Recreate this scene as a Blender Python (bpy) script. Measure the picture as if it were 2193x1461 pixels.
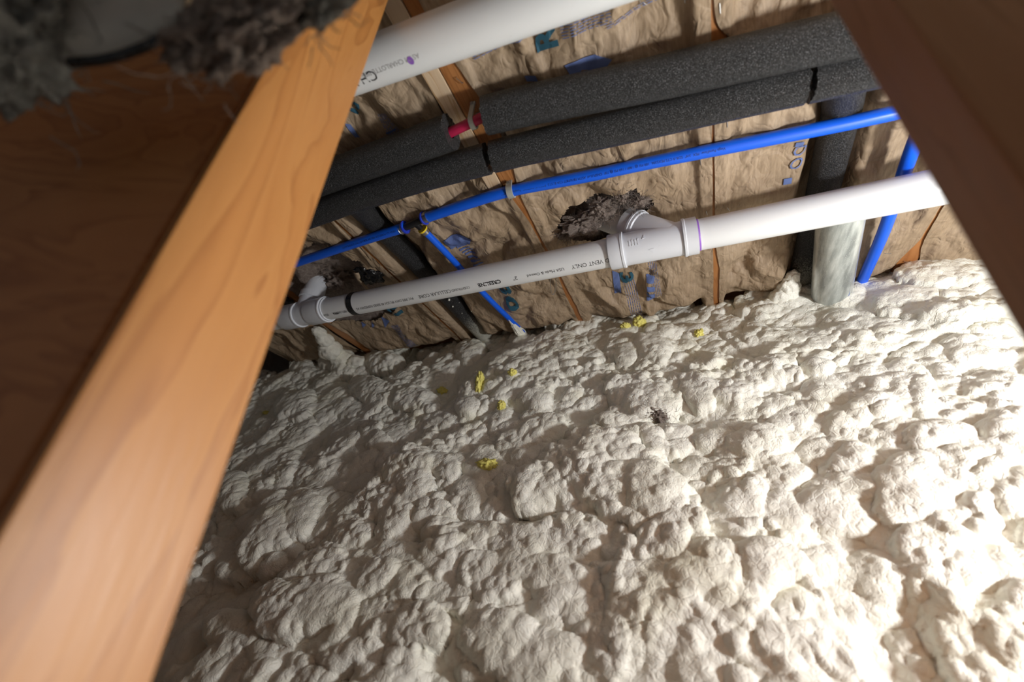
import bpy, bmesh, math, random
import numpy as np
from mathutils import Vector, Matrix

for o in list(bpy.data.objects): bpy.data.objects.remove(o)
SC = bpy.context.scene
COL = SC.collection
rng = np.random.default_rng(7)
random.seed(7)

# ------------------------------------------------------------------ camera
H = 0.60                      # camera height above the crawl space floor
F, CX, CY = 880.0, 1096.5, 730.5
RC = np.array([[0.91585831, 0.39449764, 0.07466705],     # camera right in world axes
               [0.12710404, -0.46128183, 0.8781023],     # camera up
               [-0.38085184, 0.7947268, 0.47261104]])    # camera forward
cam = bpy.data.cameras.new('camera')
cam.sensor_width = 36.0
cam.lens = F / 2193.0 * 36.0
cam.clip_start = 0.01
cam.dof.use_dof = True
cam.dof.focus_distance = 0.95
cam.dof.aperture_fstop = 2.6
co = bpy.data.objects.new('camera', cam); COL.objects.link(co)
m = Matrix.Identity(4)
for i in range(3):
    m[i][0] = RC[0, i]; m[i][1] = RC[1, i]; m[i][2] = -RC[2, i]
m[2][3] = H
co.matrix_world = m
SC.camera = co

# ------------------------------------------------------------------ light
wd = bpy.data.worlds.new('world'); SC.world = wd; wd.use_nodes = True
bg = wd.node_tree.nodes['Background']
bg.inputs[0].default_value = (0.90, 0.96, 1.0, 1); bg.inputs[1].default_value = 0.115
LAMP = (0.74, 0.40, 0.06 + H)
ld = bpy.data.lights.new('work_lamp', 'POINT'); ld.energy = 31.5; ld.shadow_soft_size = 0.05
ld.color = (1.0, 1.0, 0.99)
lo = bpy.data.objects.new('work_lamp', ld); COL.objects.link(lo); lo.location = LAMP
vs = SC.view_settings
vs.view_transform = 'Standard'; vs.look = 'None'; vs.gamma = 1.0; vs.use_curve_mapping = False
vs.exposure = 0.0

# ------------------------------------------------------------------ geometry of the place (camera centred coordinates, +H at the end)
def ray(px, py):
    d = np.array([(px - CX) / F, -(py - CY) / F, 1.0])
    return RC.T @ d
def onZ(px, py, Z):
    v = ray(px, py); return v * (Z / v[2])
def onY(px, py, Y):
    v = ray(px, py); return v * (Y / v[1])
ZJ = 0.66                                  # underside of the joists above the camera
SL = math.radians(61)                      # steepness of the foam bank
FT = np.array([0, math.cos(SL), math.sin(SL)]); FN = np.array([0, -math.sin(SL), math.cos(SL)])
FB = np.array([0, 1.07, ZJ])
def onFoam(px, py):
    v = ray(px, py); t = (FB @ FN) / (v @ FN); p = v * t
    return np.array([p[0], (p - FB) @ FT])
def W(p): return (float(p[0]), float(p[1]), float(p[2]) + H)

# ------------------------------------------------------------------ numpy noise
_perm = np.random.default_rng(3).permutation(512)
_perm = np.concatenate([_perm, _perm, _perm])
_ang = np.random.default_rng(4).random(512) * 2 * math.pi
def perlin(x, y, seed=0):
    x = np.asarray(x, float) + seed * 17.31; y = np.asarray(y, float) + seed * 5.77
    xi = np.floor(x).astype(int); yi = np.floor(y).astype(int)
    xf = x - xi; yf = y - yi; xi &= 511; yi &= 511
    def g(ix, iy, dx, dy):
        a = _ang[_perm[_perm[ix & 511] + (iy & 511)]]
        return np.cos(a) * dx + np.sin(a) * dy
    u = xf * xf * xf * (xf * (xf * 6 - 15) + 10); v = yf * yf * yf * (yf * (yf * 6 - 15) + 10)
    a = g(xi, yi, xf, yf); b = g(xi + 1, yi, xf - 1, yf)
    c = g(xi, yi + 1, xf, yf - 1); d = g(xi + 1, yi + 1, xf - 1, yf - 1)
    return (a + u * (b - a)) + v * ((c + u * (d - c)) - (a + u * (b - a)))
def fbm(x, y, o=4, seed=0):
    s = 0; a = 1
    for k in range(o):
        s = s + a * perlin(x * 2 ** k, y * 2 ** k, seed + k); a *= .5
    return s
def facets(x, y, scale, seed, n=3):
    """crumpled sheet: planar facets of a jittered cell pattern, max-min tent shapes"""
    x = x * scale; y = y * scale
    wx = x + .45 * perlin(x * .7, y * .7, seed + 50); wy = y + .45 * perlin(x * .7, y * .7, seed + 60)
    xi = np.floor(wx).astype(int); yi = np.floor(wy).astype(int)
    d1 = np.full(np.shape(wx), 9.0); d2 = np.full(np.shape(wx), 9.0); hh = np.zeros(np.shape(wx))
    for dx in (-1, 0, 1):
        for dy in (-1, 0, 1):
            ix = (xi + dx + seed * 7) & 511; iy = (yi + dy + seed * 3) & 511
            k = _perm[_perm[ix] + iy]
            jx = (k % 97) / 97.0; jy = (_perm[k] % 89) / 89.0
            ddx = wx - (xi + dx + jx); ddy = wy - (yi + dy + jy)
            dd = np.hypot(ddx, ddy)
            ga = _ang[_perm[k + 1]]; val = (_perm[k + 2] % 101) / 101.0 - .5
            tilt = val + .9 * (np.cos(ga) * ddx + np.sin(ga) * ddy)
            better = dd < d1
            d2 = np.where(better, d1, np.minimum(d2, dd)); hh = np.where(better, tilt, hh); d1 = np.where(better, dd, d1)
    e = np.clip((d2 - d1) / .35, 0, 1)
    return hh * e

# ------------------------------------------------------------------ materials
def mat(name):
    m = bpy.data.materials.new(name); m.use_nodes = True
    nt = m.node_tree; b = nt.nodes['Principled BSDF']
    return m, nt, b
def N(nt, t, **kw):
    n = nt.nodes.new(t)
    for k, v in kw.items():
        if k.startswith('i_'):
            n.inputs[k[2:].replace('_', ' ')].default_value = v
        else: setattr(n, k, v)
    return n
def L(nt, a, b): nt.links.new(a, b)
def coords(nt, scale=(1, 1, 1), obj=True):
    tc = N(nt, 'ShaderNodeTexCoord'); mp = N(nt, 'ShaderNodeMapping')
    mp.inputs['Scale'].default_value = scale
    L(nt, tc.outputs['Object'], mp.inputs['Vector']); return mp.outputs['Vector']
def noise(nt, vec, scale, detail=4, rough=.55, dist=0):
    n = N(nt, 'ShaderNodeTexNoise'); n.inputs['Scale'].default_value = scale
    n.inputs['Detail'].default_value = detail; n.inputs['Roughness'].default_value = rough
    n.inputs['Distortion'].default_value = dist; L(nt, vec, n.inputs['Vector']); return n.outputs['Fac']
def ramp(nt, fac, stops):
    r = N(nt, 'ShaderNodeValToRGB'); e = r.color_ramp.elements
    e[0].position, e[0].color = stops[0][0], (*stops[0][1], 1); e[1].position, e[1].color = stops[-1][0], (*stops[-1][1], 1)
    for p, c in stops[1:-1]:
        q = e.new(p); q.color = (*c, 1)
    L(nt, fac, r.inputs['Fac']); return r.outputs['Color']
def mix(nt, fac, a, b):
    n = N(nt, 'ShaderNodeMix'); n.data_type = 'RGBA'
    if hasattr(fac, 'name'): L(nt, fac, n.inputs[0])
    else: n.inputs[0].default_value = fac
    for s, v in ((6, a), (7, b)):
        if hasattr(v, 'name'): L(nt, v, n.inputs[s])
        else: n.inputs[s].default_value = (*v, 1)
    return n.outputs[2]
def bump(nt, b, height, strength, dist):
    n = N(nt, 'ShaderNodeBump'); n.inputs['Strength'].default_value = strength; n.inputs['Distance'].default_value = dist
    L(nt, height, n.inputs['Height'])
    prev = b.inputs['Normal']
    if prev.is_linked: L(nt, prev.links[0].from_socket, n.inputs['Normal'])
    L(nt, n.outputs['Normal'], b.inputs['Normal'])
def math_(nt, op, a, bb):
    n = N(nt, 'ShaderNodeMath', operation=op)
    for i, v in enumerate((a, bb)):
        if hasattr(v, 'name'): L(nt, v, n.inputs[i])
        else: n.inputs[i].default_value = v
    return n.outputs[0]

def m_foam():
    m, nt, b = mat('spray_foam'); v = coords(nt)
    c = ramp(nt, noise(nt, v, 7, 3), [(.3, (.85, .835, .72)), (.55, (.90, .89, .815)), (.75, (.87, .85, .70))])
    y = ramp(nt, noise(nt, v, 23, 4, .6, .6), [(.71, (0, 0, 0)), (.77, (1, 1, 1))])
    c2 = mix(nt, math_(nt, 'MULTIPLY', y, .55), c, (.86, .78, .40)); L(nt, c2, b.inputs['Base Color'])
    b.inputs['Roughness'].default_value = .62; b.inputs['Specular IOR Level'].default_value = .25
    grain = noise(nt, v, 420, 3, .6)
    msk = ramp(nt, noise(nt, v, 6, 2), [(.42, (.12,) * 3), (.62, (1,) * 3)])
    bump(nt, b, math_(nt, 'MULTIPLY', grain, msk), .65, .0022)
    vr = N(nt, 'ShaderNodeTexVoronoi', feature='DISTANCE_TO_EDGE'); vr.inputs['Scale'].default_value = 62
    wob = N(nt, 'ShaderNodeTexNoise'); wob.inputs['Scale'].default_value = 30; L(nt, v, wob.inputs['Vector'])
    va = N(nt, 'ShaderNodeVectorMath', operation='MULTIPLY_ADD'); L(nt, wob.outputs['Color'], va.inputs[0]); va.inputs[1].default_value = (.035,) * 3; L(nt, v, va.inputs[2])
    L(nt, va.outputs[0], vr.inputs['Vector'])
    cr = ramp(nt, vr.outputs['Distance'], [(0, (0,) * 3), (.09, (1,) * 3)])
    bump(nt, b, cr, .30, .0016)
    wv = noise(nt, coords(nt, (1, .45, 1)), 90, 5, .6, 1.2)
    bump(nt, b, wv, .55, .004)
    return m
def m_kraft(tint=1.0):
    m, nt, b = mat('kraft_paper'); v = coords(nt, (1, .12, .3))
    c = ramp(nt, noise(nt, v, 260, 5, .7), [(.3, (.29, .213, .143)), (.55, (.405, .305, .21)), (.8, (.49, .38, .27))])
    blot = ramp(nt, noise(nt, coords(nt), 9, 3), [(.35, (.86, .84, .80)), (.65, (1, 1, 1))])
    n = N(nt, 'ShaderNodeMix'); n.data_type = 'RGBA'; n.blend_type = 'MULTIPLY'; n.inputs[0].default_value = 1
    L(nt, c, n.inputs[6]); L(nt, blot, n.inputs[7]); L(nt, n.outputs[2], b.inputs['Base Color'])
    b.inputs['Roughness'].default_value = .6; b.inputs['Specular IOR Level'].default_value = .3
    bump(nt, b, noise(nt, coords(nt), 55, 4, .6, .8), 0.22, .004)
    for sc_, di in ((15, .022), (38, .010)):
        nz = noise(nt, coords(nt, (1, .7, 1)), sc_, 2, .5, .7)
        bump(nt, b, math_(nt, 'ABSOLUTE', math_(nt, 'SUBTRACT', nz, .5), 0), .75, di)
    bump(nt, b, noise(nt, coords(nt), 700, 2), .12, .0006)
    return m
def m_plain(name, col, rough=.4, spec=.5, metal=0, bumpy=None, var=0):
    m, nt, b = mat(name); b.inputs['Base Color'].default_value = (*col, 1)
    b.inputs['Roughness'].default_value = rough; b.inputs['Specular IOR Level'].default_value = spec; b.inputs['Metallic'].default_value = metal
    v = coords(nt)
    if var:
        c = mix(nt, noise(nt, v, 30, 4), tuple(x * (1 - var) for x in col), tuple(min(1, x * (1 + var)) for x in col)); L(nt, c, b.inputs['Base Color'])
    if bumpy: bump(nt, b, noise(nt, v, bumpy[0], 3), bumpy[1], bumpy[2])
    return m
def m_pvc(name='white_pvc', col=(.80, .81, .82)):
    m, nt, b = mat(name); v = coords(nt, (.25, 1, 1))
    s = ramp(nt, noise(nt, v, 120, 6, .75), [(.64, (1, 1, 1)), (.74, (.55, .5, .44))])
    n = N(nt, 'ShaderNodeMix'); n.data_type = 'RGBA'; n.blend_type = 'MULTIPLY'; n.inputs[0].default_value = .35
    n.inputs[6].default_value = (*col, 1); L(nt, s, n.inputs[7]); L(nt, n.outputs[2], b.inputs['Base Color'])
    b.inputs['Roughness'].default_value = .34
    return m
def m_sleeve(over=False):
    m, nt, b = mat('black_foam_rubber' + ('_oversprayed' if over else '')); v = coords(nt)
    sp = noise(nt, v, 1100, 1, .5)
    c = ramp(nt, sp, [(.50, (.006, .006, .007)), (.62, (.018, .0185, .021)), (.68, (.27, .275, .29))])
    if over:
        tc = N(nt, 'ShaderNodeTexCoord'); sx = N(nt, 'ShaderNodeSeparateXYZ'); L(nt, tc.outputs['Object'], sx.inputs[0])
        t = N(nt, 'ShaderNodeMapRange'); t.inputs[1].default_value = .86; t.inputs[2].default_value = 1.06; L(nt, sx.outputs['Y'], t.inputs[0])
        f = math_(nt, 'ADD', t.outputs[0], math_(nt, 'MULTIPLY', math_(nt, 'SUBTRACT', noise(nt, v, 420, 3), .5), 1.6))
        f = ramp(nt, f, [(.42, (0,) * 3), (.85, (1,) * 3)])
        c = mix(nt, f, c, (.62, .61, .53))
    L(nt, c, b.inputs['Base Color'])
    b.inputs['Roughness'].default_value = .40; b.inputs['Specular IOR Level'].default_value = .5
    bump(nt, b, noise(nt, v, 620, 3, .6), 1.0, .0035)
    return m
def m_wood(name, a, bcol, dark, axis=2, scale=1.0, rough=.5):
    m, nt, b = mat(name)
    sc = [14, 14, 14]; sc[axis] = 1.1
    v = coords(nt, tuple(s * scale for s in sc))
    w = N(nt, 'ShaderNodeTexNoise'); w.inputs['Scale'].default_value = 1.6; w.inputs['Detail'].default_value = 3; w.inputs['Distortion'].default_value = .9; L(nt, v, w.inputs['Vector'])
    rings = math_(nt, 'FRACT', math_(nt, 'MULTIPLY', w.outputs['Fac'], 7), 0)
    c = ramp(nt, rings, [(0, a), (.7, bcol), (.93, dark), (1, a)])
    c = mix(nt, ramp(nt, noise(nt, v, 9, 5, .7), [(.35, (0,) * 3), (.7, (.6,) * 3)]), c, bcol)
    vk = N(nt, 'ShaderNodeTexVoronoi'); vk.inputs['Scale'].default_value = 2.3 / scale
    kv = coords(nt, tuple(1.0 if i == axis else 2.2 for i in range(3))); L(nt, kv, vk.inputs['Vector'])
    k = ramp(nt, vk.outputs['Distance'], [(.035, (1,) * 3), (.075, (0,) * 3)])
    c = mix(nt, k, c, tuple(x * .45 for x in dark))
    L(nt, c, b.inputs['Base Color']); b.inputs['Roughness'].default_value = rough
    bump(nt, b, noise(nt, v, 12, 4), .25, .002)
    return m
def m_fluff(name, c1, c2):
    m, nt, b = mat(name); v = coords(nt)
    L(nt, ramp(nt, noise(nt, v, 70, 5, .7, 1.5), [(.3, c1), (.7, c2)]), b.inputs['Base Color'])
    b.inputs['Roughness'].default_value = .95; b.inputs['Specular IOR Level'].default_value = .1
    bump(nt, b, noise(nt, v, 160, 5, .75, 2), 1, .008)
    return m

FOAM = m_foam(); KRAFT = m_kraft(); PVC = m_pvc('white_pvc', (.79, .81, .83)); PVCF = m_pvc('white_pvc_fitting', (.74, .77, .83))
SLEEVE = m_sleeve(); SLEEVEO = m_sleeve(True)
BLUE = m_plain('blue_plastic', (.006, .12, .82), .32, .5); RED = m_plain('crimson_plastic', (.42, .015, .07), .35)
INK = m_plain('black_ink', (.02, .02, .025), .5); PEXINK = m_plain('navy_ink', (.004, .015, .12), .5)
PRINT = m_plain('blue_print', (.12, .17, .37), .7, .2, var=.4); TEAL = m_plain('teal_print', (.03, .10, .15), .7, .2, var=.3)
STEEL = m_plain('steel', (.55, .55, .56), .3, .5, 1); BRASSBLK = m_plain('black_polymer', (.015, .015, .017), .3)
YEL = m_plain('yellow_ring', (.85, .62, .02), .4); BLUR = m_plain('deep_blue_ring', (.02, .05, .55), .4)
GREYP = m_plain('grey_plastic', (.42, .43, .40), .5); PURPLE = m_plain('purple_primer', (.28, .12, .52), .4)
YFOAM = m_plain('yellow_foam', (.83, .76, .22), .7, .2, bumpy=(260, .5, .003), var=.15)
BLACKP = m_plain('black_plastic_sheet', (.012, .012, .013), .22, .5, bumpy=(40, .7, .01))
WOOD = m_wood('orange_fir', (.46, .205, .058), (.42, .175, .046), (.33, .125, .03), 2, 1.0, .43)
WOODP = m_wood('brown_plywood', (.50, .21, .075), (.44, .175, .06), (.33, .115, .035), 0, .8)
WOODR = m_wood('brown_lumber', (.36, .17, .08), (.32, .145, .065), (.25, .11, .045), 2)
JOISTM = m_wood('joist_lumber', (.46, .20, .065), (.40, .165, .05), (.30, .11, .03), 1)
PINE = m_wood('pale_pine', (.72, .56, .39), (.68, .50, .33), (.50, .29, .12), 1, 1.6)
FLUFF = m_fluff('brown_glass_wool', (.27, .21, .18), (.62, .52, .46)); FLUFFG = m_fluff('grey_glass_wool', (.22, .21, .19), (.50, .48, .44))
DIRT = m_plain('grey_ground', (.36, .355, .335), .9, .2, bumpy=(20, .5, .02), var=.2)

# ------------------------------------------------------------------ object helpers
def link(o, parent=None):
    COL.objects.link(o)
    if parent is not None: o.parent = parent
    return o
def empty(name, label, cat, loc=(0, 0, 0), group=None):
    o = bpy.data.objects.new(name, None); o.empty_display_size = .05; link(o)
    o['label'] = label; o['category'] = cat
    if group: o['group'] = group
    return o
def tag(o, label, cat=None, group=None, kind=None):
    o['label'] = label
    if cat: o['category'] = cat
    if group: o['group'] = group
    if kind: o['kind'] = kind
    return o
def mesh(name, verts, faces, m, parent=None, smooth=True):
    me = bpy.data.meshes.new(name); me.from_pydata([W(v) for v in verts], [], faces)
    if smooth: me.polygons.foreach_set('use_smooth', [True] * len(me.polygons))
    me.materials.append(m); me.update()
    return link(bpy.data.objects.new(name, me), parent)
def grid_mesh(name, P, m, parent=None, keep=None, smooth=True, flip=False):
    """P: (r,c,3) array"""
    r, c = P.shape[:2]
    P = P.copy(); P[..., 2] += H
    idx = np.arange(r * c).reshape(r, c)
    q = np.stack([idx[:-1, :-1], idx[:-1, 1:], idx[1:, 1:], idx[1:, :-1]], -1)
    if flip: q = q[..., ::-1]
    q = q.reshape(-1, 4)
    if keep is not None: q = q[keep.reshape(-1)]
    me = bpy.data.meshes.new(name)
    me.vertices.add(r * c); me.vertices.foreach_set('co', P.reshape(-1).astype(np.float32))
    me.loops.add(q.size); me.loops.foreach_set('vertex_index', q.reshape(-1).astype(np.int32))
    me.polygons.add(len(q)); me.polygons.foreach_set('loop_start', np.arange(0, q.size, 4, dtype=np.int32))
    me.polygons.foreach_set('loop_total', np.full(len(q), 4, np.int32))
    me.polygons.foreach_set('use_smooth', np.full(len(q), smooth))
    me.materials.append(m); me.update(calc_edges=True); me.validate()
    return link(bpy.data.objects.new(name, me), parent)
def box8(name, lo4, hi4, m, parent=None, bev=.002):
    """lo4/hi4: four corners (ccw from above) at the bottom and at the top"""
    bm = bmesh.new(); vs_ = [bm.verts.new(W(p)) for p in list(lo4) + list(hi4)]
    for f in ((3, 2, 1, 0), (4, 5, 6, 7), (0, 1, 5, 4), (1, 2, 6, 5), (2, 3, 7, 6), (3, 0, 4, 7)): bm.faces.new([vs_[i] for i in f])
    if bev: bmesh.ops.bevel(bm, geom=bm.edges[:], offset=bev, segments=2, affect='EDGES', profile=.6)
    me = bpy.data.meshes.new(name); bm.to_mesh(me); bm.free(); me.materials.append(m)
    return link(bpy.data.objects.new(name, me), parent)
def box(name, x0, x1, y0, y1, z0, z1, m, parent=None, bev=.002):
    q = [(x0, y0), (x1, y0), (x1, y1), (x0, y1)]
    return box8(name, [(x, y, z0) for x, y in q], [(x, y, z1) for x, y in q], m, parent, bev)
def frames(pts):
    pts = [np.array(p, float) for p in pts]; T = []
    for i in range(len(pts)):
        a = pts[max(0, i - 1)]; b = pts[min(len(pts) - 1, i + 1)]; t = b - a; T.append(t / np.linalg.norm(t))
    up = np.array([0, 0, 1.]) if abs(T[0][2]) < .9 else np.array([0, 1., 0])
    out = []
    for t in T:
        s = np.cross(t, up); s /= np.linalg.norm(s); u = np.cross(s, t); up = u; out.append((s, u))
    return pts, out
def smooth_path(pts, n=24):
    pts = np.array(pts, float)
    if len(pts) < 3:
        t = np.linspace(0, 1, n)[:, None]; return list(pts[0] * (1 - t) + pts[-1] * t)
    P = np.vstack([2 * pts[0] - pts[1], pts, 2 * pts[-1] - pts[-2]]); out = []
    k = max(2, n // (len(pts) - 1))
    for i in range(1, len(P) - 2):
        for t in np.linspace(0, 1, k, endpoint=False):
            a, b, c, d = P[i - 1], P[i], P[i + 1], P[i + 2]
            out.append(.5 * ((2 * b) + (c - a) * t + (2 * a - 5 * b + 4 * c - d) * t * t + (3 * b - a - 3 * c + d) * t ** 3))
    out.append(pts[-1]); return out
def tube(name, pts, r, m, parent=None, seg=32, hollow=None, jag=0, wob=0, r1=None):
    pts, fr = frames(pts); n = len(pts); V = []; Fc = []
    R = [r if r1 is None else r + (r1 - r) * i / (n - 1) for i in range(n)]
    for i, (p, (s, u)) in enumerate(zip(pts, fr)):
        t = np.cross(u, s)
        for k in range(seg):
            a = 2 * math.pi * k / seg
            rr = R[i] * (1 + wob * float(perlin(i * .35 + 3, math.cos(a) * 1.3 + math.sin(a) * 2.1)))
            off = 0
            if jag and i in (0, n - 1): off = jag * float(perlin(k * .9, 7.3 + i))
            V.append(p + rr * (math.cos(a) * s + math.sin(a) * u) + off * t)
    for i in range(n - 1):
        for k in range(seg):
            k2 = (k + 1) % seg; Fc.append((i * seg + k, i * seg + k2, (i + 1) * seg + k2, (i + 1) * seg + k))
    for e, i in ((0, 0), (1, n - 1)):
        base = i * seg; s, u = fr[i]; p = pts[i]
        if hollow:
            st = len(V); t = (pts[1] - pts[0]) if e == 0 else (pts[-2] - pts[-1]); t = t / np.linalg.norm(t)
            for dep, rad in ((0, hollow), (.03, hollow)):
                for k in range(seg):
                    a = 2 * math.pi * k / seg; V.append(p + rad * (math.cos(a) * s + math.sin(a) * u) + dep * t)
            for k in range(seg):
                k2 = (k + 1) % seg
                q1 = (base + k, base + k2, st + k2, st + k); q2 = (st + k, st + k2, st + seg + k2, st + seg + k)
                Fc.append(q1[::-1] if e == 0 else q1); Fc.append(q2[::-1] if e == 0 else q2)
            cap = tuple(st + seg + k for k in range(seg)); Fc.append(cap[::-1] if e == 0 else cap)
        else:
            cap = tuple(base + k for k in range(seg)); Fc.append(cap[::-1] if e == 0 else cap)
    o = mesh(name, V, Fc, m, parent)
    fix_sharp(o)
    return o
def fix_sharp(o, deg=40):
    bm = bmesh.new(); bm.from_mesh(o.data); bmesh.ops.recalc_face_normals(bm, faces=bm.faces)
    for e in bm.edges:
        if len(e.link_faces) == 2 and e.calc_face_angle(0) > math.radians(deg): e.smooth = False
    bm.to_mesh(o.data); bm.free()
def lathe(name, origin, axis, prof, m, parent=None, seg=40):
    """prof: list of (t along axis, radius); closed ring if first/last radius given the same"""
    axis = np.array(axis, float); axis /= np.linalg.norm(axis); origin = np.array(origin, float)
    s = np.cross(axis, (0, 0, 1.) if abs(axis[2]) < .9 else (0, 1., 0)); s /= np.linalg.norm(s); u = np.cross(s, axis)
    V = []; Fc = []
    for t, r in prof:
        for k in range(seg):
            a = 2 * math.pi * k / seg; V.append(origin + axis * t + r * (math.cos(a) * s + math.sin(a) * u))
    for i in range(len(prof) - 1):
        for k in range(seg):
            k2 = (k + 1) % seg; Fc.append((i * seg + k, i * seg + k2, (i + 1) * seg + k2, (i + 1) * seg + k))
    Fc.append(tuple(range(seg))[::-1]); Fc.append(tuple((len(prof) - 1) * seg + k for k in range(seg)))
    o = mesh(name, V, Fc, m, parent); fix_sharp(o, 35); return o
def text_data(body, size, bold=False, squeeze=1.0):
    cu = bpy.data.curves.new('t', 'FONT'); cu.body = body; cu.size = size; cu.resolution_u = 2
    if bold: cu.offset = size * .035
    o = bpy.data.objects.new('t', cu); COL.objects.link(o)
    bpy.context.view_layer.update()
    me = bpy.data.meshes.new_from_object(o.evaluated_get(bpy.context.evaluated_depsgraph_get()))
    V = np.array([v.co[:] for v in me.vertices]); Fc = [tuple(p.vertices) for p in me.polygons]
    bpy.data.objects.remove(o); bpy.data.curves.remove(cu); bpy.data.meshes.remove(me)
    if len(V): V[:, 0] *= squeeze
    return V, Fc
def text_on_pipe(name, body, size, x_start, yz, r, phi0, m, parent, bold=False, squeeze=1.0, ydrift=None):
    """lettering around a pipe that runs along X, reading toward -X, its top away from image up"""
    V, Fc = text_data(body, size, bold, squeeze)
    out = []
    for x, y, _ in V:
        X = x_start - x
        cy, cz = yz(X)
        e1 = np.array([0, -cy, -cz]); e1 /= np.linalg.norm(e1); e2 = np.array([0, e1[2], -e1[1]])
        ph = phi0(X) - (y - size * .35) / r
        out.append(np.array([X, cy, cz]) + (r + .0003) * (math.cos(ph) * e1 + math.sin(ph) * e2))
    return mesh(name, out, Fc, m, parent, smooth=False), (V[:, 0].max() if len(V) else 0)

# ------------------------------------------------------------------ setting: floor, deck above
fl = box('floor', -2.6, 1.6, -1.2, 2.0, -H - .05, -H, DIRT, None, 0); tag(fl, 'bare grey ground of the crawl space', kind='structure')
ce = box('ceiling', -2.6, 1.6, -1.2, 2.0, .885, .905, WOODP, None, 0); tag(ce, 'wooden deck above the joists', kind='structure')

wl = box('wall_left', -1.97, -1.92, -.3, 1.9, -H, .885, DIRT, None, 0); tag(wl, 'grey wall closing the crawl space at the far left', kind='structure')
wb = box('wall_back', -1.92, 1.6, 1.60, 1.65, -H, .885, DIRT, None, 0); tag(wb, 'grey wall behind the foam bank', kind='structure')

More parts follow.
